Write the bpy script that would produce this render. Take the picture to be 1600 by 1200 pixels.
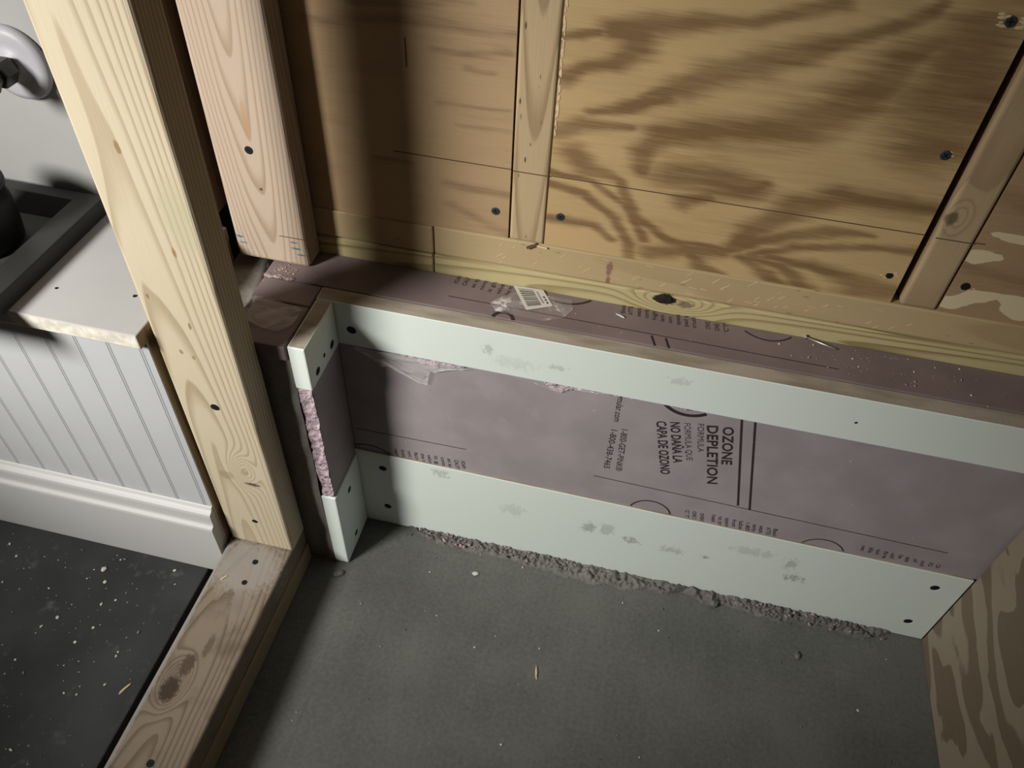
import bpy, bmesh, math, random
from mathutils import Vector, Matrix, noise

sc = bpy.context.scene
for o in list(bpy.data.objects):
    bpy.data.objects.remove(o)
col = sc.collection

# ------------------------------------------------------------------ camera
cam = bpy.data.cameras.new('camera')
cam.sensor_fit = 'HORIZONTAL'; cam.sensor_width = 36.0
cam.lens = 1235.43 / 1600 * 36.0
cam.clip_start = 0.01
camo = bpy.data.objects.new('camera', cam); col.objects.link(camo)
RX = Vector((0.97442566, 0.22097517, 0.04079967))
RY = Vector((0.18775746, -0.70089884, -0.6881046))
RZ = Vector((-0.12345759, 0.67816722, -0.72446355))
m = Matrix((RX, -RY, -RZ)).transposed().to_4x4()
m.translation = (0, 0, 1.0)
camo.matrix_world = m
sc.camera = camo

# ------------------------------------------------------------------ light
w = bpy.data.worlds.new('world'); sc.world = w; w.use_nodes = True
bg = w.node_tree.nodes['Background']
bg.inputs[0].default_value = (1.0, 0.80, 0.62, 1)
bg.inputs[1].default_value = 0.05

sp = bpy.data.lights.new('work_lamp', 'SPOT')
sp.energy = 168; sp.color = (1.0, 0.965, 0.90)
sp.shadow_soft_size = 0.20
sp.spot_size = math.radians(55); sp.spot_blend = 1.0
spo = bpy.data.objects.new('work_lamp', sp); col.objects.link(spo)
spo.location = (-1.16, -0.46, 1.24)
d = Vector((-0.40, 0.60, 0.43)) - spo.location
spo.rotation_euler = d.to_track_quat('-Z', 'Y').to_euler()

sc.view_settings.view_transform = 'Standard'
sc.view_settings.look = 'None'
sc.view_settings.exposure = 0.0
sc.view_settings.gamma = 1.0
sc.view_settings.use_curve_mapping = False

# ------------------------------------------------------------------ node helpers
class S:
    """a node socket with arithmetic"""
    def __init__(s, g, sock): s.g = g; s.k = sock
    def _b(s, op, o, rev=False):
        n = s.g.nt.nodes.new('ShaderNodeMath'); n.operation = op
        a, b = (o, s) if rev else (s, o)
        for i, v in enumerate((a, b)):
            if isinstance(v, S): s.g.nt.links.new(v.k, n.inputs[i])
            else: n.inputs[i].default_value = float(v)
        return S(s.g, n.outputs[0])
    def __add__(s, o): return s._b('ADD', o)
    __radd__ = __add__
    def __sub__(s, o): return s._b('SUBTRACT', o)
    def __rsub__(s, o): return s._b('SUBTRACT', o, True)
    def __mul__(s, o): return s._b('MULTIPLY', o)
    __rmul__ = __mul__
    def __truediv__(s, o): return s._b('DIVIDE', o)
    def __pow__(s, o): return s._b('POWER', o)
    def mn(s, o): return s._b('MINIMUM', o)
    def mx(s, o): return s._b('MAXIMUM', o)
    def u(s, op):
        n = s.g.nt.nodes.new('ShaderNodeMath'); n.operation = op
        s.g.nt.links.new(s.k, n.inputs[0]); return S(s.g, n.outputs[0])
    def step(s, a, b):
        n = s.g.nt.nodes.new('ShaderNodeMapRange'); n.interpolation_type = 'SMOOTHSTEP'
        s.g.nt.links.new(s.k, n.inputs[0])
        n.inputs[1].default_value = a; n.inputs[2].default_value = b
        n.inputs[3].default_value = 0; n.inputs[4].default_value = 1
        return S(s.g, n.outputs[0])

class G:
    """a material graph; coordinates are metres in the place"""
    def __init__(s, name):
        s.mat = bpy.data.materials.new(name); s.mat.use_nodes = True
        s.nt = s.mat.node_tree; s.bsdf = s.nt.nodes['Principled BSDF']
        tc = s.nt.nodes.new('ShaderNodeTexCoord'); sep = s.nt.nodes.new('ShaderNodeSeparateXYZ')
        s.nt.links.new(tc.outputs['Object'], sep.inputs[0])
        s.c = [S(s, sep.outputs[i]) for i in range(3)]
    def vec(s, a, b, c):
        n = s.nt.nodes.new('ShaderNodeCombineXYZ')
        for i, v in enumerate((a, b, c)):
            if isinstance(v, S): s.nt.links.new(v.k, n.inputs[i])
            else: n.inputs[i].default_value = v
        return n.outputs[0]
    def noise(s, sx, sy, sz, detail=3, off=0.0, rough=.5):
        x, y, z = s.c
        v = s.vec(x * sx + off, y * sy + off * 1.7, z * sz - off)
        n = s.nt.nodes.new('ShaderNodeTexNoise'); n.inputs['Scale'].default_value = 1
        n.inputs['Detail'].default_value = detail; n.inputs['Roughness'].default_value = rough
        s.nt.links.new(v, n.inputs['Vector']); return S(s, n.outputs['Fac'])
    def voro(s, sx, sy, sz, off=0.0):
        x, y, z = s.c
        v = s.vec(x * sx + off, y * sy, z * sz)
        n = s.nt.nodes.new('ShaderNodeTexVoronoi'); n.inputs['Scale'].default_value = 1
        s.nt.links.new(v, n.inputs['Vector']); return S(s, n.outputs['Distance'])
    def attr(s, name):
        n = s.nt.nodes.new('ShaderNodeAttribute'); n.attribute_name = name
        return S(s, n.outputs['Fac'])
    def mix(s, fac, a, b):
        n = s.nt.nodes.new('ShaderNodeMix'); n.data_type = 'RGBA'
        if isinstance(fac, S): s.nt.links.new(fac.k, n.inputs[0])
        else: n.inputs[0].default_value = fac
        for i, v in ((6, a), (7, b)):
            if isinstance(v, tuple): n.inputs[i].default_value = (*v, 1)
            else: s.nt.links.new(v, n.inputs[i])
        return n.outputs[2]
    def out(s, colour, rough=.6, bump=None, bs=.3, bd=.002, spec=.3):
        if isinstance(colour, tuple): s.bsdf.inputs['Base Color'].default_value = (*colour, 1)
        else: s.nt.links.new(colour, s.bsdf.inputs['Base Color'])
        if isinstance(rough, S): s.nt.links.new(rough.k, s.bsdf.inputs['Roughness'])
        else: s.bsdf.inputs['Roughness'].default_value = rough
        s.bsdf.inputs['Specular IOR Level'].default_value = spec
        if bump is not None:
            n = s.nt.nodes.new('ShaderNodeBump'); n.inputs['Strength'].default_value = bs
            n.inputs['Distance'].default_value = bd
            s.nt.links.new(bump.k, n.inputs['Height']); s.nt.links.new(n.outputs[0], s.bsdf.inputs['Normal'])
        return s.mat

def blob(g, i, j, ci, cj, si, sj):
    a = (g.c[i] - ci) / si; b = (g.c[j] - cj) / sj
    return (a * a + b * b) * -1.0

def lumber(name, light, dark, U, V, W, u0, w0, tilt, freq, knots=(), spots=(), con=.6, seed=0., wob=.006, stain=None, stain_amt=0., edge=None, pits=0.):
    """sawn board: growth rings round a pith that runs along V, tilted; knots bend the rings"""
    g = G(name)
    u, v, w_ = g.c[U], g.c[V], g.c[W]
    sc1 = [14, 14, 14]; sc1[V] = 2.2
    sc2 = [40, 40, 40]; sc2[V] = 5
    n1 = g.noise(*sc1, 2, seed); n2 = g.noise(*sc2, 2, seed + 5)
    uu = u - u0 + (n1 - .5) * wob * 2.2 + (n2 - .5) * wob * .5
    ww = w_ - w0 + v * tilt + (n1 - .5) * wob * 2
    r = (uu * uu + ww * ww).u('SQRT')
    for (ku, kv, st, su, sv) in knots:
        r = r + blob(g, U, V, ku, kv, su, sv).u('EXPONENT') * st
    ph = (r * freq).u('FRACT')
    ring = ph.step(.45, .90) * (1 - ph.step(.92, 1.0))
    sc3 = [900, 900, 900]; sc3[V] = 26
    sc4 = [9, 9, 9]; sc4[V] = 3
    fib = g.noise(*sc3, 2, seed + 9)
    big = g.noise(*sc4, 2, seed + 14)
    f = (ring * con * (big * 1.2 + .3) + (fib - .5) * .35)
    f = f.mx(0.0).mn(1.0)
    c = g.mix(f, light, dark)
    if stain is not None:
        sn = g.noise(26, 26, 26, 4, seed + 21)
        c = g.mix((sn.step(.5, .75)) * stain_amt, c, stain)
    if pits:
        sp4 = [170, 170, 170]; sp4[V] = 45
        vv = g.voro(*sp4, seed)
        pk = g.noise(30, 30, 30, 1, seed + 33).step(.52, .6)
        c = g.mix((1 - vv.step(.10, .2)) * pk * pits, c, tuple(x * .3 for x in dark))
    for (ku, kv, su, sv, kc, amt) in spots:
        e = blob(g, U, V, ku, kv, su, sv).u('EXPONENT')
        nz = g.noise(260, 260, 260, 3, seed + ku * 100)
        c = g.mix((e * 1.3 + (nz - .5) * .9 - .25).step(.25, .75) * amt, c, kc)
    return g.out(c, .62, fib * .5 + ring * -.25, .25, .0012)

def plain(name, c, rough=.6, var=.08, sc_=30, bump=.1, metallic=0., spec=.3):
    g = G(name)
    n = g.noise(sc_, sc_, sc_, 4)
    f = g.noise(sc_ * 14, sc_ * 14, sc_ * 14, 2, 3)
    cc = g.mix(n.step(.3, .7), tuple(x * (1 - var) for x in c), tuple(min(1, x * (1 + var)) for x in c))
    m_ = g.out(cc, rough, f, bump, .0006, spec)
    g.bsdf.inputs['Metallic'].default_value = metallic
    return m_

# ------------------------------------------------------------------ materials
M = {}
STUD = dict(light=(.66, .54, .34), dark=(.42, .30, .16))
M['stud'] = lumber('pine_stud', (.52, .455, .335), (.32, .25, .155), 0, 2, 1, -.432, .555, -.022, 300,
    knots=[(-.404, .240, .022, .014, .028)],
    spots=[(-.404, .238, .006, .008, (.36, .25, .13), .6), (-.398, .216, .012, .004, (.08, .05, .03), .9), (-.43, .225, .012, .010, (.25, .20, .13), .5),
           (-.385, .60, .02, .05, (.42, .40, .26), .55), (-.445, .50, .002, .004, (.25, .16, .08), .9), (-.41, .47, .002, .006, (.25, .16, .08), .9),
           (-.42, .66, .003, .008, (.25, .16, .08), .9), (-.40, .56, .0025, .007, (.25, .16, .08), .9), (-.43, .43, .003, .004, (.3, .2, .1), .9), (-.418, .425, .002, .004, (.3, .2, .1), .9)],
    seed=1.3, con=.75)
M['post'] = lumber('pine_post', (.45, .36, .285), (.31, .23, .16), 0, 2, 1, -.405, .72, .04, 330,
    spots=[(-.405, .60, .004, .03, (.42, .24, .12), .6), (-.444, .452, .006, .002, (.08, .15, .22), 1.), (-.441, .444, .008, .0016, (.12, .2, .24), .9),
           (-.376, .448, .009, .0018, (.07, .17, .18), 1.), (-.372, .440, .007, .0015, (.07, .19, .17), 1.), (-.378, .456, .006, .0014, (.08, .14, .2), .9),
           (-.4044, .5207, .0025, .002, (.1, .06, .03), 1.)], seed=4.1, con=.8)
M['sill_top'] = lumber('sill_plate_wood', (.215, .172, .128), (.095, .068, .045), 0, 1, 2, -.43, .02, .05, 260,
    knots=[(-.432, .295, .03, .016, .03)],
    spots=[(-.434, .286, .014, .020, (.045, .03, .02), 1.), (-.428, .318, .010, .018, (.07, .045, .03), .9), (-.415, .345, .006, .02, (.09, .06, .04), .7), (-.4355, .4073, .005, .007, (.22, .17, .13), .7),
           (-.42, .455, .06, .05, (.30, .28, .26), .75), (-.458, .3, .006, .3, (.27, .265, .25), .75), (-.402, .40, .02, .03, (.25, .22, .19), .5)],
    seed=2.2, con=.75, wob=.009, stain=(.085, .062, .045), stain_amt=.6)
M['sill_low'] = lumber('sill_lower_wood', (.27, .205, .13), (.17, .12, .07), 0, 1, 2, -.40, .1, .03, 150, seed=7.7)
M['wstud_a'] = lumber('old_stud_wood', (.44, .335, .20), (.27, .19, .105), 0, 2, 1, -.118, .76, .02, 360, seed=3.4, con=.8, pits=1., wob=.004)
M['wstud_b'] = lumber('old_stud_wood_b', (.41, .305, .18), (.28, .19, .11), 0, 2, 1, .29, .80, .05, 130, seed=6.4, con=.6,
    knots=[(.283, .595, .02, .010, .018)], spots=[(.277, .592, .007, .010, (.12, .085, .05), .9)])
M['plate_up'] = lumber('sole_plate_wood', (.43, .33, .185), (.31, .22, .115), 2, 0, 1, .47, .80, .02, 130, seed=8.1, con=.45, pits=.5,
    spots=[(.4687, -.0262, .012, .0045, (.20, .08, .09), .75), (.452, -.026, .008, .0035, (.20, .08, .09), .75)])
M['plate_low'] = lumber('treated_plate_wood', (.47, .40, .215), (.23, .175, .08), 2, 0, 1, .425, .72, .02, 270, seed=9.3, con=.95, wob=.004,
    knots=[(.437, .05, .02, .012, .04)], spots=[(.4402, .0399, .009, .015, (.012, .01, .01), 1.), (.4375, .062, .006, .012, (.16, .11, .07), .8)])
M['bark'] = plain('dark_bark', (.015, .012, .01), .9)
M['bench_wood'] = lumber('bench_side_wood', (.33, .24, .14), (.2, .13, .07), 1, 2, 0, .55, -.4, .05, 120, seed=3.9)
M['corner'] = lumber('dark_corner_wood', (.20, .135, .09), (.13, .085, .055), 0, 2, 1, -.5, .8, .03, 120, seed=5.2)

def plywood(name, pale=(.49, .35, .175), brown=(.20, .12, .055), seed=0., amt=.0, pale_attr=False):
    g = G(name)
    st = g.noise(14, 14, 130, 4, seed)
    st2 = g.noise(26, 26, 600, 3, seed + 4)
    st3 = g.noise(5, 5, 14, 2, seed + 8)
    lo = g.noise(4.5, 4.5, 13, 2, seed + 19, .4)
    cn = ((lo * 26).u('SINE') * .5 + .5) * st.step(.35, .65)
    pore = g.noise(90, 90, 1500, 2, seed + 23).step(.60, .75)
    fig = g.attr('figure')
    f = (fig + (st - .5) * .6 + (st2 - .5) * .35).step(.05, 1.0)
    f = (f * .85 + (st3 - .42) * .75 + (st2 - .5) * .30 + cn * .16 - .06 + pore * .14 + amt).mx(0.).mn(1.)
    c = g.mix(f, pale, brown)
    if pale_attr:
        c = g.mix((g.attr('bare') + (st2 - .5) * .6).step(.4, .6), c, (.62, .52, .34))
    return g.out(c, .5, st2, .12, .001, .35)
M['ply'] = plywood('plywood_face', seed=2.)
M['ply_l'] = plywood('plywood_face_plain', (.40, .28, .16), (.20, .125, .07), seed=7.)
M['ply_r'] = plywood('plywood_face_patched', (.38, .265, .155), (.25, .16, .085), seed=11., amt=.2, pale_attr=True)

def camo():
    g = G('plywood_partition')
    n = g.noise(1, 4.2, 12, 2, 31.4, .5) + (g.noise(1, 60, 90, 2, 2.) - .5) * .03
    ph = (n * 4.6 + .15).u('FRACT')
    f = ph.step(.02, .05) * (1 - ph.step(.50, .62))
    st = g.noise(20, 30, 400, 3, 5)
    c = g.mix((f * .9 + (st - .5) * .25).mx(0.).mn(1.), (.27, .225, .165), (.15, .112, .075))
    return g.out(c, .55, st, .1, .001)
M['partition'] = camo()

def white_board(name, base=(.70, .775, .735), smudges=()):
    g = G(name)
    fine = g.noise(500, 500, 500, 2)
    sp = g.voro(90, 90, 90, 3.)
    c = g.mix((1 - sp.step(.03, .07)) * g.noise(20, 20, 20, 1, 8).step(.5, .6) * .45, base, (.30, .31, .28))
    for (x, z, sx, sz, amt, sd) in smudges:
        e = blob(g, 0, 2, x, z, sx, sz).u('EXPONENT')
        n = g.noise(190, 190, 110, 4, sd, .65)
        c = g.mix((e * 1.1 + (n - .5) * 2.2 - .55).step(.1, .5) * amt, c, (.36, .38, .34))
    return g.out(c, .5, fine, .08, .0005)
M['board_low'] = white_board('white_board_lower', smudges=[(-.2, .149, .022, .014, .5, 1), (.006, .096, .016, .018, .75, 2), (.03, .10, .02, .02, .5, 12), (.064, .087, .018, .014, .8, 3), (.12, .085, .03, .012, .5, 4),
    (.283, .082, .020, .015, .8, 5), (.27, .11, .012, .02, .6, 6), (.163, .086, .01, .006, .9, 7), (.22, .12, .05, .015, .35, 9), (-.10, .10, .03, .02, .3, 10)])
M['board_up'] = white_board('white_board_upper', smudges=[(-.142, .395, .010, .014, .5, 1), (-.062, .386, .02, .006, .45, 2), (-.11, .38, .04, .015, .22, 4), (.07, .40, .02, .01, .35, 5)])
M['board_side'] = white_board('white_board_side')
g = G('raw_board_edge')
n = g.noise(14, 60, 60, 4)
M['board_edge'] = g.out(g.mix(n.step(.35, .7), (.40, .36, .30), (.27, .23, .18)), .7, g.noise(300, 300, 300, 2), .2, .0008)

def foam_mat(name, base, sc_=1.0):
    g = G(name)
    n = g.noise(18, 18, 18, 4, 2.5)
    f = g.noise(420, 420, 420, 3)
    c = g.mix(n.step(.3, .75), tuple(x * .90 for x in base), tuple(x * 1.08 for x in base))
    # dried dust and scratches
    s1 = g.noise(46, 46, 46, 5, 8.2, .6).step(.63, .72) * f.step(.35, .65)
    s2 = g.voro(60, 60, 34, 1.7)
    s2 = (1 - s2.step(.03, .075)) * g.noise(17, 17, 17, 1, 4).step(.46, .56)
    c = g.mix((s1 * .16 + s2 * .5).mn(.7), c, (.62, .56, .56))
    return g.out(c, .55, f, .10, .0006, .3)
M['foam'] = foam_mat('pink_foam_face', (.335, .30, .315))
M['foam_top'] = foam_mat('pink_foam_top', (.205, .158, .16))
g = G('torn_foam')
n = g.noise(160, 160, 160, 4, 1.); n2 = g.noise(420, 420, 420, 3, 6.)
M['foam_raw'] = g.out(g.mix((n * .6 + n2 * .4).step(.33, .47), (.15, .10, .115), (.52, .41, .46)), .8, n2, .8, .003)
M['foam_crumb'] = plain('foam_crumb', (.33, .255, .26), .8, .25, 120)
M['ink'] = plain('dark_ink', (.035, .026, .028), .6, .1, 60, .02)

def concrete(name, c1, c2, streak=True, wet=.6):
    g = G(name)
    n = g.noise(7, 7, 7, 5, 1.2, .55); f = g.noise(190, 190, 190, 4, 5.)
    s = g.noise(150, 5, 60, 3, 9.)
    a = (n * .62 + f * .42 + (s - .5) * (.10 if streak else 0)).step(.3, .7)
    c = g.mix(a, c1, c2)
    st = g.noise(3.2, 3.2, 3.2, 3, 17.).step(.55, .75)
    c = g.mix(st * .35, c, tuple(x * .62 for x in c1))
    pit = g.voro(75, 75, 75, 2.)
    c = g.mix((1 - pit.step(.02, .06)) * .6, c, tuple(x * .35 for x in c1))
    wh = g.voro(48, 48, 48, 7.3)
    c = g.mix((1 - wh.step(.015, .04)) * .6, c, (.42, .41, .37))
    return g.out(c, wet, f * .75 + s * .25, .22, .0012, .3)
M['floor'] = concrete('concrete_floor', (.092, .096, .088), (.145, .148, .136))
M['stem'] = concrete('concrete_stem', (.20, .185, .165), (.30, .28, .25), False, .8)
M['rubble'] = concrete('broken_concrete', (.07, .07, .063), (.19, .185, .17), False, .8)
g = G('black_floor')
n = g.noise(6, 6, 6, 5, 3.); f = g.noise(240, 240, 240, 3)
c = g.mix(n.step(.3, .75), (.020, .022, .023), (.046, .049, .050))
du = g.voro(60, 60, 60, 4.4)
c = g.mix((1 - du.step(.03, .09)) * g.noise(12, 12, 12, 1, 2).step(.4, .55) * .8, c, (.25, .25, .25))
c = g.mix(g.noise(30, 30, 30, 5, 6., .7).step(.56, .75) * .4, c, (.15, .15, .15))
M['black_floor'] = g.out(c, .55, f, .1, .0006)
M['ground'] = plain('dark_ground', (.01, .01, .01), .95)
M['paint'] = plain('white_bench_paint', (.44, .455, .475), .5, .03, 10)
M['paint_top'] = plain('white_shelf_paint', (.42, .42, .42), .55, .04, 10)
M['paint_edge'] = plain('chipped_shelf_edge', (.62, .59, .52), .7, .16, 110, .3)
M['base'] = white_board('baseboard_paint', (.50, .505, .50))
M['wall_grey'] = plain('grey_wall_paint', (.28, .285, .28), .7, .08, 5)
M['tray'] = plain('black_plastic', (.030, .030, .030), .42, .1, 20)
M['tray_in'] = plain('black_plastic_floor', (.042, .044, .042), .5, .1, 20)
M['pot'] = plain('black_rubber', (.006, .006, .006), .45, .1, 20)
M['pvc'] = plain('white_plastic_flange', (.34, .335, .37), .45, .04, 20)
M['metal'] = plain('dark_metal', (.07, .068, .062), .4, .2, 60, .1, .6)
M['screw'] = plain('black_screw', (.008, .009, .010), .7, .2, 100, .1, 0.)
M['screw_blue'] = plain('blued_screw', (.055, .068, .075), .45, .2, 100, .1, .3)
M['slot'] = plain('screw_slot', (.004, .004, .004), .8)
M['nail'] = plain('steel_nail', (.45, .44, .42), .35, .1, 60, .1, .8)
M['paper'] = plain('label_paper', (.60, .585, .54), .6, .04, 60)
M['dust'] = plain('pale_dust', (.55, .53, .48), .8, .1, 60)
M['chip'] = plain('wood_chip', (.60, .47, .31), .7, .1, 60)
M['pencil'] = plain('pencil_line', (.09, .055, .03), .8)
g = G('clear_film')
M['film'] = g.out((.80, .78, .78), .12, g.noise(70, 70, 70, 3), .5, .003, .5)
rd = (1 - ((g.noise(55, 55, 55, 2, 2.) - .5).u('ABSOLUTE') * 14)).mx(0.)
rd2 = g.noise(34, 34, 34, 3, 7.).step(.5, .68)
g.nt.links.new((rd * rd2 * .65 + rd2 * .20 + .09).k, g.bsdf.inputs['Alpha'])
M['film'].use_transparent_shadow = True
M['film_cloudy'] = M['film'].copy(); M['film_cloudy'].name = 'cloudy_film'
for l_ in list(M['film_cloudy'].node_tree.links):
    if l_.to_socket.name == 'Alpha': M['film_cloudy'].node_tree.links.remove(l_)
M['film_cloudy'].node_tree.nodes['Principled BSDF'].inputs['Alpha'].default_value = .26

# ------------------------------------------------------------------ mesh helpers
def link(name, me, mats, parent=None):
    if not isinstance(mats, (list, tuple)): mats = [mats]
    for m_ in mats: me.materials.append(m_)
    o = bpy.data.objects.new(name, me); col.objects.link(o)
    if parent is not None: o.parent = parent
    return o
def tag(o, label=None, cat=None, group=None, kind=None):
    for k, v in (('label', label), ('category', cat), ('group', group), ('kind', kind)):
        if v: o[k] = v
    return o
def empty(name, loc=(0, 0, 0)):
    o = bpy.data.objects.new(name, None); col.objects.link(o); o.empty_display_size = .02
    return o                                          # parts carry their own place in metres
def finish(bm, name, mats, parent=None, smooth=False):
    bmesh.ops.recalc_face_normals(bm, faces=bm.faces)
    me = bpy.data.meshes.new(name); bm.to_mesh(me); bm.free()
    if smooth:
        for p in me.polygons: p.use_smooth = True
    return link(name, me, mats, parent)
def cube(bm, x0, x1, y0, y1, z0, z1, bev=0., seg=2, mi=0):
    vs = [bm.verts.new(p) for p in ((x0, y0, z0), (x1, y0, z0), (x1, y1, z0), (x0, y1, z0), (x0, y0, z1), (x1, y0, z1), (x1, y1, z1), (x0, y1, z1))]
    fs = [bm.faces.new([vs[i] for i in f]) for f in ((0, 3, 2, 1), (4, 5, 6, 7), (0, 1, 5, 4), (1, 2, 6, 5), (2, 3, 7, 6), (3, 0, 4, 7))]
    for f in fs: f.material_index = mi
    if bev:
        es = list({e for f in fs for e in f.edges})
        bmesh.ops.bevel(bm, geom=es, offset=bev, segments=seg, affect='EDGES', profile=.5)
    return vs
def box(name, x0, x1, y0, y1, z0, z1, mat, parent=None, bev=.0015, seg=2):
    bm = bmesh.new(); cube(bm, x0, x1, y0, y1, z0, z1, bev, seg)
    return finish(bm, name, mat, parent)
def prism_x(name, prof, x0, x1, mat, parent=None):
    """a profile of (y, z) points run along x"""
    bm = bmesh.new()
    a = [bm.verts.new((x0, y, z)) for y, z in prof]; b = [bm.verts.new((x1, y, z)) for y, z in prof]
    n_ = len(prof)
    for i in range(n_): bm.faces.new((a[i], a[(i + 1) % n_], b[(i + 1) % n_], b[i]))
    bm.faces.new(a); bm.faces.new(b[::-1])
    return finish(bm, name, mat, parent)
def prism_z(name, prof, z0, z1, mat, parent=None):
    bm = bmesh.new()
    a = [bm.verts.new((x, y, z0)) for x, y in prof]; b = [bm.verts.new((x, y, z1)) for x, y in prof]
    n_ = len(prof)
    for i in range(n_): bm.faces.new((a[i], a[(i + 1) % n_], b[(i + 1) % n_], b[i]))
    bm.faces.new(a); bm.faces.new(b[::-1])
    return finish(bm, name, mat, parent)
def frame_of(n_):
    n_ = Vector(n_).normalized(); t = Vector((0, 0, 1)) if abs(n_.z) < .9 else Vector((1, 0, 0))
    a = t.cross(n_).normalized(); return a, n_.cross(a), n_
def lathe(bm, prof, c, n_, seg=20, mi=0):
    """(radius, height) points turned about the axis n_ through c"""
    a, b, n_ = frame_of(n_); c = Vector(c); rings = []
    for r, h in prof:
        if r < 1e-6: rings.append([bm.verts.new(c + n_ * h)])
        else: rings.append([bm.verts.new(c + n_ * h + (a * math.cos(2 * math.pi * i / seg) + b * math.sin(2 * math.pi * i / seg)) * r) for i in range(seg)])
    for p, q in zip(rings, rings[1:]):
        for i in range(seg):
            j = (i + 1) % seg
            vs = [p[0]] if len(p) == 1 else [p[i], p[j]]
            vs += [q[0]] if len(q) == 1 else [q[j], q[i]]
            if len(vs) > 2:
                f = bm.faces.new(vs); f.material_index = mi
def obox(bm, c, n_, su, sv, sn, rot=0., mi=0):
    a, b, n_ = frame_of(n_); c = Vector(c)
    a2 = a * math.cos(rot) + b * math.sin(rot); b2 = b * math.cos(rot) - a * math.sin(rot)
    vs = [bm.verts.new(c + a2 * su * i + b2 * sv * j + n_ * sn * k) for k in (-1, 1) for j in (-1, 1) for i in (-1, 1)]
    for f in ((0, 2, 3, 1), (4, 5, 7, 6), (0, 1, 5, 4), (1, 3, 7, 5), (3, 2, 6, 7), (2, 0, 4, 6)):
        bm.faces.new([vs[i] for i in f]).material_index = mi
def screw(c, n_, parent, r=.0042, rot=.3, mat='screw_blue', name='screw'):
    bm = bmesh.new()
    lathe(bm, [(0, -.006), (r * .45, -.006), (r * .5, -.003), (r, -.0002), (r, .0004), (r * .85, .0007), (0, .0007)], c, n_, 16)
    cc = Vector(c) + Vector(n_).normalized() * .0007
    obox(bm, cc, n_, r * .62, r * .13, .00015, rot, 1); obox(bm, cc, n_, r * .13, r * .62, .00016, rot, 1)
    return finish(bm, name, [M[mat], M['slot']], parent)
def cut_holes(o, holes, n_, depth=.009, sx=1.):
    """real countersunk holes"""
    bm = bmesh.new()
    holes = [(c, r * 1.15) for c, r in holes]
    for (c, r) in holes:
        lathe(bm, [(0, -depth), (r * .9, -depth), (r, -.001), (r * 1.04, .001), (r * 1.04, .003), (0, .003)], c, n_, 16)
    bmesh.ops.recalc_face_normals(bm, faces=bm.faces)
    me = bpy.data.meshes.new('cut'); bm.to_mesh(me); bm.free()
    me.materials.append(M['slot'])
    c = bpy.data.objects.new('cut', me); col.objects.link(c)
    md = o.modifiers.new('b', 'BOOLEAN'); md.operation = 'DIFFERENCE'; md.object = c; md.solver = 'EXACT'
    bpy.context.view_layer.update()
    dg = bpy.context.evaluated_depsgraph_get()
    nm = bpy.data.meshes.new_from_object(o.evaluated_get(dg))
    o.modifiers.clear(); old = o.data; o.data = nm; bpy.data.meshes.remove(old)
    bpy.data.objects.remove(c)
    for i, (cc, r) in enumerate(holes):
        p = Vector(cc) - Vector(n_) * .0011
        screw(p, n_, o, r * .99, .4 + i, 'screw')
def heightfield(name, x0, x1, y0, y1, nx, ny, fn, mat, parent=None, axis='z', base=0., smooth=True):
    bm = bmesh.new(); g_ = []
    for j in range(ny + 1):
        row = []
        for i in range(nx + 1):
            a = x0 + (x1 - x0) * i / nx; b = y0 + (y1 - y0) * j / ny; h = fn(a, b)
            row.append(bm.verts.new((a, b, h) if axis == 'z' else (a, h, b)))
        g_.append(row)
    for j in range(ny):
        for i in range(nx): bm.faces.new((g_[j][i], g_[j][i + 1], g_[j + 1][i + 1], g_[j + 1][i]))
    return finish(bm, name, mat, parent, smooth)
def seg_d(px, pz, a, b):
    dx, dz = b[0] - a[0], b[1] - a[1]; t = ((px - a[0]) * dx + (pz - a[1]) * dz) / (dx * dx + dz * dz + 1e-12)
    t = max(0., min(1., t)); wd = a[2] + (b[2] - a[2]) * t
    return math.hypot((px - a[0] - dx * t) * .55, (pz - a[1] - dz * t)) / (wd * 1.3)

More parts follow.
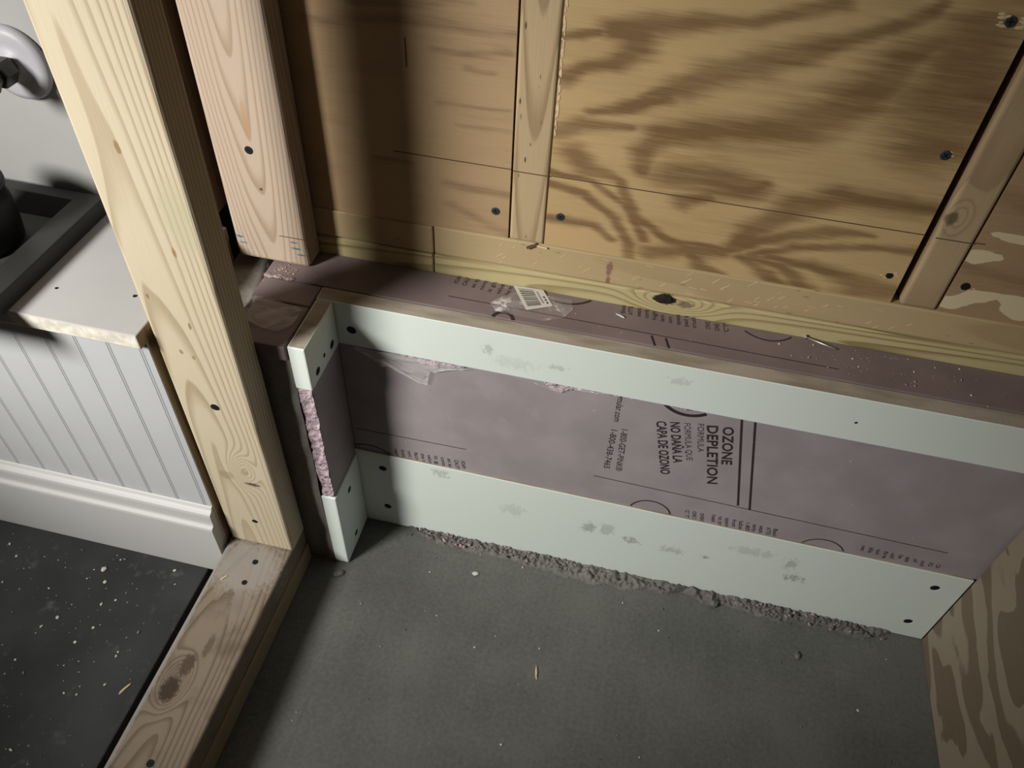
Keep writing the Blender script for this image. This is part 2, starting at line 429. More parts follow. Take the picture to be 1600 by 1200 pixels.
BANDS = [[(-0.051, 0.721, 0.0077), (-0.018, 0.729, 0.0075), (0.021, 0.737, 0.0061), (0.055, 0.741, 0.0047), (0.082, 0.75, 0.0046), (0.121, 0.762, 0.0045)], [(-0.035, 0.72, 0.0089), (-0.033, 0.705, 0.0074), (-0.052, 0.691, 0.0059), (-0.079, 0.684, 0.005), (-0.094, 0.673, 0.0071)], [(-0.02, 0.664, 0.0034), (0.012, 0.678, 0.0082), (0.041, 0.696, 0.0111), (0.069, 0.707, 0.0103), (0.098, 0.719, 0.0088), (0.13, 0.735, 0.006), (0.162, 0.748, 0.0051), (0.188, 0.764, 0.0049), (0.195, 0.774, 0.0032)], [(-0.066, 0.643, 0.0036), (-0.033, 0.653, 0.0052), (-0.002, 0.666, 0.0051)], [(-0.01, 0.592, 0.0045), (-0.014, 0.614, 0.0063), (0.005, 0.632, 0.0085), (0.042, 0.642, 0.0103), (0.079, 0.647, 0.011), (0.117, 0.654, 0.0137), (0.139, 0.669, 0.0133), (0.159, 0.687, 0.0146), (0.176, 0.708, 0.0113), (0.186, 0.733, 0.0086), (0.207, 0.746, 0.0042)], [(0.231, 0.758, 0.0135), (0.228, 0.736, 0.0154), (0.234, 0.703, 0.0243), (0.237, 0.674, 0.0245), (0.228, 0.652, 0.0169)], [(0.024, 0.591, 0.0124), (0.053, 0.592, 0.015), (0.088, 0.588, 0.0104), (0.106, 0.596, 0.0038)], [(0.035, 0.563, 0.0061), (0.057, 0.574, 0.004)], [(0.093, 0.521, 0.0051), (0.111, 0.547, 0.0084), (0.143, 0.578, 0.0099), (0.178, 0.593, 0.0089), (0.205, 0.594, 0.0089), (0.269, 0.598, 0.0074)], [(0.089, 0.514, 0.0037), (0.125, 0.537, 0.005), (0.176, 0.556, 0.005), (0.217, 0.561, 0.0027)], [(0.113, 0.515, 0.0029), (0.153, 0.533, 0.0042), (0.195, 0.542, 0.0041), (0.266, 0.551, 0.0047)], [(0.105, 0.51, 0.0045), (0.133, 0.496, 0.0053), (0.149, 0.483, 0.0054)], [(0.113, 0.513, 0.0037), (0.146, 0.507, 0.0044), (0.174, 0.485, 0.0061)], [(0.131, 0.515, 0.0037), (0.174, 0.515, 0.0054), (0.227, 0.499, 0.0105), (0.254, 0.499, 0.0093)], [(0.013, 0.498, 0.007), (0.046, 0.507, 0.0068), (0.083, 0.511, 0.0052), (0.094, 0.519, 0.0044)], [(0.053, 0.505, 0.0053), (0.069, 0.49, 0.0055), (0.089, 0.486, 0.0031)], [(-0.079, 0.6, 0.0078), (-0.062, 0.583, 0.0074), (-0.03, 0.575, 0.0034), (-0.009, 0.536, 0.0033), (0.029, 0.517, 0.0033), (0.082, 0.516, 0.0033)], [(-0.1, 0.563, 0.0031), (-0.065, 0.555, 0.0032), (-0.03, 0.532, 0.0033), (-0.011, 0.505, 0.0034), (-0.007, 0.482, 0.0035)], [(-0.101, 0.576, 0.0027), (-0.06, 0.57, 0.0027), (-0.02, 0.549, 0.0028), (0.004, 0.512, 0.003)], [(-0.098, 0.62, 0.0056), (-0.073, 0.63, 0.0055), (-0.029, 0.631, 0.003)], [(-0.096, 0.519, 0.0038), (-0.051, 0.52, 0.0038), (-0.03, 0.505, 0.003)], [(-0.105, 0.706, 0.0037), (-0.069, 0.716, 0.0026)],
 [(-.09, .80, .008), (.02, .82, .012), (.12, .83, .01), (.26, .80, .012)], [(-.09, .90, .01), (.08, .93, .014), (.26, .90, .012)]]
BANDS1 = [[(-0.34, 0.694, 0.0048), (-0.248, 0.703, 0.0042), (-0.143, 0.707, 0.0037)], [(-0.218, 0.681, 0.0031), (-0.182, 0.683, 0.0035), (-0.147, 0.685, 0.003)], [(-0.186, 0.669, 0.0027), (-0.162, 0.666, 0.0022)], [(-0.196, 0.611, 0.002), (-0.144, 0.612, 0.0025)], [(-0.207, 0.54, 0.0046), (-0.141, 0.54, 0.0039)], [(-0.202, 0.515, 0.0042), (-0.139, 0.491, 0.0056)], [(-0.283, 0.557, 0.0028), (-0.247, 0.558, 0.0023)], [(-0.215, 0.63, 0.002), (-0.145, 0.633, 0.0019)], [(-0.291, 0.716, 0.0041), (-0.182, 0.726, 0.0032)]]
BANDS3 = [[(.31, .62, .01), (.42, .60, .012), (.6, .63, .01)], [(.31, .54, .006), (.4, .535, .008), (.6, .55, .01)], [(.31, .70, .012), (.45, .72, .01), (.6, .7, .01)]]
BARE = [[(.324, .583, .003), (.337, .580, .004), (.36, .581, .004)], [(.316, .556, .006), (.332, .558, .003)], [(.318, .498, .006), (.335, .510, .006), (.356, .515, .003)], [(.37, .513, .006), (.386, .505, .01), (.41, .51, .008)]]

def ply_panel(name, x0, x1, z0, z1, zt, mat, bands, bare=None, parent=None):
    """panel with a fine front sheet that carries the veneer figure"""
    step = .0022
    nx = int((x1 - x0) / step); nz = int((zt - z0) / step)
    y0, y1 = .6945, .7065
    vs, fs, fig, br = [], [], [], []
    for j in range(nz + 1):
        for i in range(nx + 1):
            x = x0 + (x1 - x0) * i / nx; z = z0 + (zt - z0) * j / nz
            vs.append((x, y0, z))
            q = noise.noise((x * 22, z * 60, 3.3)) * .004
            q2 = noise.noise((x * 60, z * 160, 8.3)) * .0016
            f = 0.
            for b in bands:
                for a_, b_ in zip(b, b[1:]):
                    dd = seg_d(x, z + q + q2, a_, b_)
                    if dd < 1.8: f = max(f, 1 - max(0., min(1., (dd - .30) / 1.45)))
            fig.append(f * .9 if len(bands) > 12 else f * .55)
            e = 0.
            for b in (bare or ()):
                for a_, b_ in zip(b, b[1:]):
                    dd = seg_d(x, z + q + q2, a_, b_)
                    if dd < 1.8: e = max(e, 1 - max(0., min(1., (dd - .8) / .5)))
            br.append(e)
    W_ = nx + 1
    for j in range(nz):
        for i in range(nx): fs.append((j * W_ + i, j * W_ + i + 1, (j + 1) * W_ + i + 1, (j + 1) * W_ + i))
    # sides, back and the plain upper part of the sheet
    k = len(vs)
    vs += [(x0, y0, zt), (x1, y0, zt), (x1, y0, z1), (x0, y0, z1), (x0, y0, z0), (x1, y0, z0), (x0, y1, z0), (x1, y1, z0), (x1, y1, z1), (x0, y1, z1)]
    fs += [(k, k + 1, k + 2, k + 3), (k + 4, k + 6, k + 7, k + 5), (k + 5, k + 7, k + 8, k + 2), (k + 2, k + 8, k + 9, k + 3), (k + 3, k + 9, k + 6, k + 4), (k + 7, k + 6, k + 9, k + 8)]
    fig += [0.] * 10; br += [0.] * 10
    me = bpy.data.meshes.new(name); me.from_pydata(vs, [], fs); me.update()
    for nm, da in (('figure', fig), ('bare', br)):
        at = me.attributes.new(nm, 'FLOAT', 'POINT'); at.data.foreach_set('value', da)
    return link(name, me, mat, parent)

# ================================================================== THE SETTING
box('ground', -2.2, 1.4, -1.5, 1.4, -.20, -.06, M['ground'], bev=0)
tag(bpy.data.objects['ground'], 'dark ground under the floors', kind='structure')
fl = box('floor', -.458, 1.3, -1.3, .632, -.0599, 0, M['floor'], bev=0)
tag(fl, 'grey trowelled concrete floor of the recess', kind='structure')
f2 = box('floor.001', -2.1, -.496, -1.3, .70, -.0599, .015, M['black_floor'], bev=.002)
tag(f2, 'black dusty floor in front of the white bench', kind='structure')

def rub(x, y):
    e = .5 + .5 * noise.noise((x * 9, 1.3, 0)) + .35 * noise.noise((x * 30, 4.1, 0))
    reach = .006 + .028 * max(0., e)
    if x < -.20: reach *= max(0., (x + .26) / .06)
    if x > .40: reach *= max(0., (.44 - x) / .04)
    dd = (.613 - y) / max(.001, reach)
    if dd > 1: return -.0006
    h = .0035 + .006 * noise.noise((x * 75, y * 75, 0)) + .005 * noise.noise((x * 170, y * 170, 2.))
    return max(-.0005, h * min(1., (1 - dd) * 4) + .0015)
heightfield('broken_concrete', -.26, .44, .570, .6135, 330, 26, rub, M['rubble'], fl, smooth=False)

# stem wall: the concrete step behind the boards and its return on the left
stem = empty('wall_lower'); tag(stem, 'rough concrete step wall behind the foam and boards', kind='structure')
box('concrete_block', -.455, 1.3, .6335, .90, 0, .4015, M['stem'], stem, .004)
def stem_front(x, z):
    t = max(0., (x + .352) / .015)
    return .5365 + .002 * noise.noise((x * 30, z * 30, 1)) + .004 * noise.noise((x * 8, z * 9, 5)) - .006 * math.exp(-((x + .3435) / .008) ** 2) * (.7 + .5 * noise.noise((1, z * 22, 0)))
heightfield('concrete_return_face', -.455, -.3375, .0, .4015, 40, 130, stem_front, M['stem'], stem, axis='y')
box('concrete_return', -.455, -.3375, .542, .6334, 0, .4010, M['stem'], stem, .003)
def ledge_h(x, y):
    return .4115 + .002 * noise.noise((x * 40, y * 40, 0)) - max(0., (x + .4245 - (.664 - y) * .25)) * 1.2
heightfield('concrete_ledge', -.462, -.412, .545, .70, 16, 40, ledge_h, M['stem'], stem)

# grey wall behind the bench
wl = box('wall_left', -2.1, -.5335, .666, .70, 0, 1.7, M['wall_grey'], bev=0)
tag(wl, 'plain grey painted wall above the white bench', kind='structure')
# low plywood partition on the right
wr = box('wall_right', .4775, .4955, -1.25, .6110, 0, .42, M['partition'], bev=.0008)
tag(wr, 'plywood partition with large pale and brown veneer patches, at the right edge', kind='structure')

# ---- back wall: plates, studs and plywood infill
wb = empty('wall_back'); tag(wb, 'framed back wall of studs, doubled bottom plates and plywood panels', kind='structure')
box('back_sheathing', -.535, .95, .80, .82, .40, 1.7, M['corner'], wb, 0)
box('lower_plate', -.46, -.2262, .6925, .79, .4018, .4462, M['plate_low'], wb, .002)
box('lower_plate.001', -.2250, .95, .6930, .79, .4018, .4466, M['plate_low'], wb, .002)
box('upper_plate', -.46, -.2254, .6925, .79, .4478, .4838, M['plate_up'], wb, .002)
upp = box('upper_plate.001', -.2242, .95, .6930, .79, .4480, .4850, M['plate_up'], wb, .002)
box('wall_stud', -.1385, -.1008, .6925, .78, .4856, 1.7, M['wstud_a'], wb, .003, 3)
box('wall_stud.001', .2708, .3068, .6925, .78, .4856, 1.7, M['wstud_b'], wb, .004, 3)
box('corner_stud', -.533, -.4700, .637, .79, .470, 1.7, M['corner'], wb, .003)
P1 = ply_panel('plywood_panel', -.460, -.1405, .4842, 1.7, .80, M['ply_l'], BANDS1, parent=wb)
P2 = ply_panel('plywood_panel', -.1005, .2622, .4855, 1.7, .80, M['ply'], BANDS, parent=wb)
P3 = ply_panel('plywood_panel', .3082, .95, .4855, 1.7, .75, M['ply_r'], BANDS3, BARE, parent=wb)
screw((-.1551, .6945, .5172), (0, -1, 0), P1, .0047, .2); screw((-.0857, .6945, .5233), (0, -1, 0), P2, .0047, .5)
screw((.2472, .6945, .6514), (0, -1, 0), P2, .0047, .9); screw((.3212, .6945, .5200), (0, -1, 0), P3, .0045, .2, 'screw')
screw((.2494, .6945, .5180), (0, -1, 0), P2, .0036, .7, 'screw'); screw((.2471, .6945, .7662), (0, -1, 0), P2, .0046, .1)
# torn veneer round two of the screws
def splinters(c, parent, n_, r, seed):
    rnd = random.Random(seed); bm = bmesh.new()
    for i in range(n_):
        a = rnd.uniform(0, 6.28); rr = r * rnd.uniform(.5, 1.1)
        bmesh.ops.create_icosphere(bm, subdivisions=1, radius=r * rnd.uniform(.10, .24), matrix=Matrix.Translation((c[0] + math.cos(a) * rr, c[1] + .0004, c[2] + math.sin(a) * rr * .6)) @ Matrix.Diagonal((1.8, .35, .7, 1)))
    return finish(bm, 'torn_veneer', M['chip'], parent)
splinters((.2494, .6940, .5180), P2, 9, .007, 1); splinters((.2471, .6940, .7662), P2, 14, .011, 2); splinters((.3235, .6940, .5185), P3, 5, .006, 3); splinters((.2490, .694, .6514), P2, 6, .006, 8)
# torn paint/veneer along the stud edge
bm = bmesh.new(); rnd = random.Random(5)
for i in range(60):
    z = .615 + rnd.random() * .13
    bmesh.ops.create_icosphere(bm, subdivisions=1, radius=.0014, matrix=Matrix.Translation((-.0995 + rnd.random() * .0018, .6943, z)) @ Matrix.Diagonal((.5 + rnd.random() * .5, .3, .8 + rnd.random() * 2.2, 1)))
finish(bm, 'torn_edge', M['chip'], P2)
# pencil line snapped across panels and studs
for (a, b, y, par) in ((-.265, -.1406, .6943, P1), (-.0995, .262, .6943, P2), (.308, .317, .6943, P3)):
    bm = bmesh.new(); obox(bm, ((a + b) / 2, y, .5698), (0, -1, 0), (b - a) / 2, .00045, .0002); finish(bm, 'pencil_line', M['pencil'], par)
for nm, a, b in (('wall_stud', -.138, -.1012), ('wall_stud.001', .272, .3062)):
    bm = bmesh.new(); obox(bm, ((a + b) / 2, .6923, .5698), (0, -1, 0), (b - a) / 2, .00045, .0002); finish(bm, 'pencil_line', M['pencil'], bpy.data.objects[nm])
bm = bmesh.new(); obox(bm, (-.2455, .6943, .675), (0, -1, 0), .0006, .014, .0002); finish(bm, 'pencil_line', M['pencil'], P1)
# bark pocket in the lower plate and a splinter under the stud
bm = bmesh.new(); rnd = random.Random(3)
bmesh.ops.create_icosphere(bm, subdivisions=3, radius=1)
for v in bm.verts:
    k = 1 + .35 * noise.noise(v.co * 2.2)
    v.co = Vector((.0385 + v.co.x * .0125 * k, .6935 + v.co.y * .0035 * k, .4408 + v.co.z * .0058 * k))
finish(bm, 'bark_pocket', M['bark'], bpy.data.objects['lower_plate.001'])
bm = bmesh.new()
obox(bm, (-.113, .6915, .4822), (0, -1, .3), .006, .0014, .0012, .5); obox(bm, (-.104, .6918, .4835), (0, -1, .2), .008, .0008, .0009, -.1, 1)
finish(bm, 'splinter', [M['pencil'], M['chip']], upp)
bm = bmesh.new(); rnd = random.Random(12)
for i in range(46):
    x = rnd.uniform(-.16, .30); z = rnd.uniform(.452, .481)
    obox(bm, (x, .6929, z), (0, -1, 0), rnd.uniform(.002, .006), .00022, .00025, rnd.choice((.8, .75, .7, -.1)))
finish(bm, 'raised_fibres', M['chip'], upp)

# ================================================================== PARTITION FRAMING ON THE LEFT
sill2 = box('sill_plate', -.4585, -.3705, -1.2, .5305, 0, .0370, M['sill_low'], bev=.003)
tag(sill2, 'lower of the two stacked timber plates lying on the concrete floor', 'timber plate')
sill = box('sill_plate', -.4597, -.3718, -1.2, .5300, .0392, .0760, M['sill_top'], bev=.004, seg=3)
tag(sill, 'upper, grey-weathered timber plate with a rough knot, under the left stud', 'timber plate')
cut_holes(sill, [((-.4115, .4645, .076), .0034), ((-.4119, .4337, .076), .0032), ((-.4123, .2072, .076), .0038)], (0, 0, 1), .009)
stud = box('stud', -.4570, -.3695, .4905, .5285, .0762, 1.7, M['stud'], bev=.004, seg=3)
tag(stud, 'pale pine stud standing on the timber plate beside the white bench', 'stud')
cut_holes(stud, [((-.4131, .4905, .3505), .0046), ((-.4126, .4905, .1317), .0036)], (0, -1, 0), .009)
post = box('stud', -.4512, -.3632, .6590, .6920, .4228, 1.7, M['post'], bev=.005, seg=3)
tag(post, 'pinkish pine stud with blue ink marks, standing on the pink foam ledge', 'stud')
screw((-.4086, .6590, .5662), (0, -1, 0), post, .0046, .3, 'screw')
bm = bmesh.new(); obox(bm, (-.379, .6588, .4625), (0, -1, 0), .0150, .0004, .0002, 0); finish(bm, 'pencil_line', M['pencil'], post)

# ================================================================== PINK FOAM AND WHITE BOARDS
def jag(a, amp, fr, s): return amp * (noise.noise((a * fr, s, 0)) + .5 * noise.noise((a * fr * 2.7, s, 4)))
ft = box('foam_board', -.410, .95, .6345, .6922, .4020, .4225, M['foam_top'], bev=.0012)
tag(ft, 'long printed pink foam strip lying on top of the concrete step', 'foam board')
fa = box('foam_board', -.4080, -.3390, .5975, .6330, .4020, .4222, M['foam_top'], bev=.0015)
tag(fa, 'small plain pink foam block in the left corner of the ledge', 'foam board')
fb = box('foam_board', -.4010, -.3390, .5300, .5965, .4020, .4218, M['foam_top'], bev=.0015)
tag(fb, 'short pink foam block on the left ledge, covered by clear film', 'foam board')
bm = bmesh.new()
for v in cube(bm, -.3200, .520, .6145, .6330, .1646, .3594, 0):
    if v.co.z < .2 and v.co.x > 0: v.co.z = .1568
ff = finish(bm, 'foam_board', M['foam'])
tag(ff, 'wide printed pink foam panel between the two long white boards', 'foam board')
fs_ = box('foam_board', -.3365, -.3203, .5370, .6140, .1566, .3590, M['foam'], bev=0)
tag(fs_, 'narrow pink foam panel with a ragged end between the short white boards', 'foam board')
def rag(x, z):
    return .5352 + .0016 * noise.noise((x * 160, z * 160, 0)) + .0018 * noise.noise((x * 60, z * 60, 3)) + .004 * max(0, noise.noise((x * 90, z * 45, 9)))
heightfield('torn_end', -.3368, -.3200, .1566, .3590, 12, 130, rag, M['foam_raw'], fs_, axis='y', smooth=False)
# ragged lip of the ledge foam under the right stud
bm = bmesh.new(); rnd = random.Random(8)
for i in range(34):
    x = -.409 + rnd.random() * .035
    bmesh.ops.create_icosphere(bm, subdivisions=1, radius=.0012 + rnd.random() * .0018, matrix=Matrix.Translation((x, .634 + rnd.random() * .004, .4225)) @ Matrix.Diagonal((1.6, 1, .6, 1)))
finish(bm, 'torn_edge', M['foam_crumb'], ft)

def board(name, x0, x1, y0, y1, z0, z1, front, label, top=M['board_edge'], bev=.0008, z1b=None):
    bm = bmesh.new(); vs = cube(bm, x0, x1, y0, y1, z0, z1, 0)
    if z1b is not None:
        for v in vs:
            if v.co.z > (z0 + z1) / 2 and v.co.x > (x0 + x1) / 2: v.co.z = z1b
    bmesh.ops.recalc_face_normals(bm, faces=bm.faces)
    for f in bm.faces: f.material_index = 1 if f.normal.z > .7 else 0
    bmesh.ops.bevel(bm, geom=list(bm.edges), offset=bev, segments=2, affect='EDGES', profile=.5)
    o = finish(bm, name, [front, top])
    return tag(o, label, 'board')
bl = board('white_board', -.3373, .4770, .6114, .6310, .0010, .1640, M['board_low'], 'long smudged white board along the concrete floor', z1b=.1565)
bu = board('white_board', -.3370, .4770, .6114, .6320, .3600, .4228, M['board_up'], 'long white board along the top edge of the foam ledge')
bs = board('white_board', -.3373, -.3173, .5330, .6110, .0010, .1560, M['board_side'], 'short white board standing on the floor in the left corner', top=M['board_side'], bev=.0015)
bt = board('white_board', -.3368, -.3173, .5320, .6110, .3595, .4222, M['board_side'], 'short white board at the top of the left corner', bev=.0015)
cut_holes(bl, [((-.2832, .6114, .1326), .0048), ((-.2827, .6114, .0434), .0048), ((.4435, .6114, .1254), .0050), ((.4452, .6114, .0374), .0050)], (0, -1, 0))
cut_holes(bu, [((-.3001, .6114, .3841), .0050), ((.2563, .6114, .3879), .0016)], (0, -1, 0))
cut_holes(bs, [((-.3173, .5727, .1239), .0046), ((-.3173, .5704, .0230), .0046)], (1, 0, 0))
cut_holes(bt, [((-.3173, .5935, .3742), .0048), ((-.3173, .5718, .3774), .0026), ((-.3173, .5516, .3720), .0046)], (1, 0, 0))

# ---- print on the foam
def text_mesh(s):
    cu = bpy.data.curves.new('t', 'FONT'); cu.body = s; cu.size = 1.; cu.resolution_u = 3
    o = bpy.data.objects.new('t', cu); col.objects.link(o)
    bpy.context.view_layer.update()
    me = bpy.data.meshes.new_from_object(o.evaluated_get(bpy.context.evaluated_depsgraph_get()))
    bpy.data.objects.remove(o); bpy.data.curves.remove(cu)
    return me
def clip_front(bm):
    for co, no in (((0, 0, .3597), (0, 0, 1)), ((0, 0, .1612), (-.0092, 0, -1))):
        bmesh.ops.bisect_plane(bm, geom=list(bm.verts) + list(bm.edges) + list(bm.faces), plane_co=co, plane_no=no, clear_outer=True)
def lettering(s, start, end, cap, parent, plane='front', bold=0., length=None):
    """set text from start to end on the foam; cap = vector from baseline to cap height"""
    me = text_mesh(s)
    xs = [v.co.x for v in me.vertices]
    x0, x1 = min(xs), max(xs)
    D = Vector((end[0] - start[0], end[1] - start[1])); U_ = Vector(cap)
    for v in me.vertices:
        t = (v.co.x - x0) / (x1 - x0); h = v.co.y / .70
        p = Vector(start) + D * t + U_ * h
        v.co = (p.x, .61435, p.y) if plane == 'front' else (p.x, p.y, .42262)
    me2 = me
    if bold:
        bm = bmesh.new()
        for k in range(5):
            a = k * 2 * math.pi / 5; t2 = bmesh.new(); t2.from_mesh(me)
            off = (math.cos(a) * bold, -.00001 * k, math.sin(a) * bold) if plane == 'front' else (math.cos(a) * bold, math.sin(a) * bold, .00001 * k)
            bmesh.ops.translate(t2, verts=t2.verts, vec=off)
            tm = bpy.data.meshes.new('x'); t2.to_mesh(tm); t2.free(); bm.from_mesh(tm); bpy.data.meshes.remove(tm)
        me2 = bpy.data.meshes.new('lettering'); bm.to_mesh(me2); bm.free()
    me2.name = 'lettering'
    if plane == 'front':
        bm = bmesh.new(); bm.from_mesh(me2); clip_front(bm); bm.to_mesh(me2); bm.free()
    else:
        bm = bmesh.new(); bm.from_mesh(me2)
        bmesh.ops.bisect_plane(bm, geom=list(bm.verts) + list(bm.edges) + list(bm.faces), plane_co=(0, .6922, 0), plane_no=(0, 1, 0), clear_outer=True)
        bm.to_mesh(me2); bm.free()
    return link('lettering', me2, M['ink'], parent)
def perp(start, end, h):
    D = Vector((end[0] - start[0], end[1] - start[1])).normalized(); return (-D.y * h, D.x * h)
TXT = [('OZONE', (.1292, .3401), (.142, .2771), .0115, .0005), ('DEPLETION', (.1121, .3372), (.1341, .2369), .0118, .0005), ('FORMULA', (.1014, .3373), (.1113, .2901), .0072, 0),
       ('FÓRMULA QUE', (.0867, .334), (.1021, .2715), .0074, 0), ('NO DAÑA LA', (.0718, .3312), (.0883, .2627), .0108, .0004), ('CAPA DE OZONO', (.0567, .3284), (.0779, .2373), .0110, .0004),
       ('1-800-GET-PINK®', (.0203, .304), (.024, .2259), .0075, .0001), ('1-800-438-7465', (.0087, .2997), (.009, .2266), .0075, .0001), ('foamular.com', (.0085, .3675), (.0098, .3145), .0078, .0001)]
for s, a, b, h, bd in TXT: lettering(s, a, b, perp(a, b, h), ff, 'front', bd)

def stroke(pts, wd, parent, plane='front', name='printed_line'):
    """flat inked line of constant width on the foam"""
    bm = bmesh.new(); L_, R_ = [], []
    for i, p in enumerate(pts):
        a = Vector(pts[max(0, i - 1)]); b = Vector(pts[min(len(pts) - 1, i + 1)])
        t = (b - a).normalized(); n_ = Vector((-t.y, t.x)) * wd / 2; p = Vector(p)
        for lst, q in ((L_, p + n_), (R_, p - n_)):
            lst.append(bm.verts.new((q.x, .6143, q.y) if plane == 'front' else (q.x, q.y, .42266)))
    for i in range(len(pts) - 1): bm.faces.new((L_[i], L_[i + 1], R_[i + 1], R_[i]))
    if plane == 'front': clip_front(bm)
    return finish(bm, name, M['ink'], parent)
def arc3(a, b, c, n_=18):
    """circle through three points, drawn from a to c"""
    ax, ay = a; bx, by = b; cx, cy = c
    dd = 2 * (ax * (by - cy) + bx * (cy - ay) + cx * (ay - by))
    ux = ((ax * ax + ay * ay) * (by - cy) + (bx * bx + by * by) * (cy - ay) + (cx * cx + cy * cy) * (ay - by)) / dd
    uy = ((ax * ax + ay * ay) * (cx - bx) + (bx * bx + by * by) * (ax - cx) + (cx * cx + cy * cy) * (bx - ax)) / dd
    r = math.hypot(ax - ux, ay - uy)
    t0 = math.atan2(ay - uy, ax - ux); t1 = math.atan2(by - uy, bx - ux); t2 = math.atan2(cy - uy, cx - ux)
    while t1 < t0: t1 += 2 * math.pi
    while t2 < t0: t2 += 2 * math.pi
    if t2 < t1: t2 -= 2 * math.pi
    ext = (t2 - t0) * .06
    return [(ux + r * math.cos(t), uy + r * math.sin(t)) for t in (t0 - ext + (t2 - t0 + 2 * ext) * i / n_ for i in range(n_ + 1))]
stroke([(-.3154, .2045), (-.1667, .2072)], .0012, ff); stroke([(-.0008, .2071), (.4288, .1975)], .0012, ff)
stroke([(.1440, .3640), (.1783, .2059)], .0026, ff); stroke([(.1590, .3620), (.1934, .2020)], .0026, ff)
stroke(arc3((.0618, .358), (.0851, .3477), (.1051, .3535)), .0046, ff)
stroke(arc3((.0523, .1607), (.0701, .1784), (.1034, .1606)), .0020, ff); stroke(arc3((.2688, .157), (.2838, .1717), (.3191, .1605)), .0018, ff)
stroke(arc3((-.318, .1704), (-.3014, .1742), (-.271, .1634)), .0018, ff)
# small print that runs down behind the lower board
def small(words, x0, x1, z0, z1, h, lean, parent):
    n_ = len(words)
    for i, s in enumerate(words):
        x = x0 + (x1 - x0) * i / max(1, n_ - 1); z = z0 + (z1 - z0) * i / max(1, n_ - 1)
        ln = len(s) * h * .72
        e = (x + lean * ln, z - ln)
        lettering(s, (x, z), e, perp((x, z), e, h), parent, 'front', .00012)
small(['repre', 'Instr', 'not pr', 'fact s', 'the m', 'value', 'it gi', 'conta', 'as sp', 'CAUTI', 'FOAM'], -.2650, -.1735, .1780, .1812, .0052, .12, ff)
small(["'C' TY", 'ONE C', 'OWENS'], .1195, .1385, .1765, .1755, .0048, .2, ff)
small(['heat', 'to pre', 'space', 'from', 'label', '1-800', 'temp', 'sepa', 'ATTE', 'Basic'], .1530, .2300, .1770, .1745, .0052, .2, ff)
small(['rec', 'ifs', 'tot', 'fire', 'usi', 'le', 'app', 'of', 'cod', 'FO', 'CA'], .3360, .4270, .1775, .1705, .0050, .2, ff)
# print on the ledge top (reads from the far edge towards the front)
def small_top(words, x0, x1, y0, y1, h, lean, parent, up=False):
    n_ = len(words)
    for i, s in enumerate(words):
        x = x0 + (x1 - x0) * i / max(1, n_ - 1); y = y0 + (y1 - y0) * i / max(1, n_ - 1)
        ln = len(s) * h * .74
        e = (x + lean * ln, y + (ln if up else -ln))
        lettering(s, (x, y), e, perp((x, y), e, h), parent, 'top', .00012)
small_top(['FOAM', 'CAUTI', 'as spe', 'conta', 'it give', 'value', 'the m'], -.1935, -.1330, .6785, .6715, .0050, .10, ft, True)
small_top(['Basic', 'ATTE', 'sepa', 'comb', 'high', 'lam', 'com', 'speak', 'pad se', 'crush'], -.0010, .0780, .6785, .6750, .0048, -.10, ft, True)
small_top(['OWE', 'ONE', "'C'TY"], .0935, .1135, .6775, .6770, .0052, -.10, ft, True)
stroke([(-.1981, .6550), (.2288, .6505)], .0011, ft, 'top')
stroke([(.0317, .6500), (.0369, .6350)], .0026, ft, 'top'); stroke([(.0470, .6500), (.0519, .6350)], .0026, ft, 'top')
stroke(arc3((-.1410, .6360), (-.1296, .6445), (-.1190, .6360)), .0042, ft, 'top')
stroke(arc3((-.0932, .6835), (-.0705, .677), (-.0430, .6880)), .0030, ft, 'top'); stroke(arc3((.1330, .6835), (.1558, .6761), (.1790, .6860)), .0020, ft, 'top')

# ---- barcode sticker
st = empty('sticker'); tag(st, 'white barcode sticker on the pink foam ledge', 'sticker')
q = [Vector(p) for p in ((-.1310, .6909), (-.0965, .6925), (-.0805, .668), (-.1079, .6535))]
def bil(u, v): return (q[0] * (1 - u) + q[1] * u) * (1 - v) + (q[3] * (1 - u) + q[2] * u) * v
bm = bmesh.new()
rr = .06; loop = []
for (cu_, cv_, a0) in ((1 - rr, 1 - rr, 0), (rr, 1 - rr, 90), (rr, rr, 180), (1 - rr, rr, 270)):
    for k in range(5):
        a = math.radians(a0 + k * 22.5); p = bil(cu_ + rr * math.cos(a), cv_ + rr * math.sin(a)); loop.append((p.x, p.y))
a_ = [bm.verts.new((x, y, .42360)) for x, y in loop]; b_ = [bm.verts.new((x, y, .42385)) for x, y in loop]
for i in range(len(loop)): bm.faces.new((a_[i], a_[(i + 1) % len(loop)], b_[(i + 1) % len(loop)], b_[i]))
bm.faces.new(b_); bm.faces.new(a_[::-1])
finish(bm, 'label_paper', M['paper'], st)
bm = bmesh.new(); rnd = random.Random(4)
def qd(u0, u1, v0, v1):
    bm.faces.new([bm.verts.new((*bil(u, v), .42392)) for u, v in ((u0, v0), (u1, v0), (u1, v1), (u0, v1))])
v = .10
while v < .86:                                   # bars
    h = rnd.choice((.012, .018, .03, .04)); qd(.12, .62, v, v + h); v += h + rnd.choice((.015, .02, .035))
finish(bm, 'barcode', M['ink'], st)
bm = bmesh.new()
for k in range(8): qd(.70, .76, .18 + k * .08, .22 + k * .08)
for k in range(3): qd(.84, .90, .42 + k * .16, .52 + k * .16)
finish(bm, 'digits', M['ink'], st)

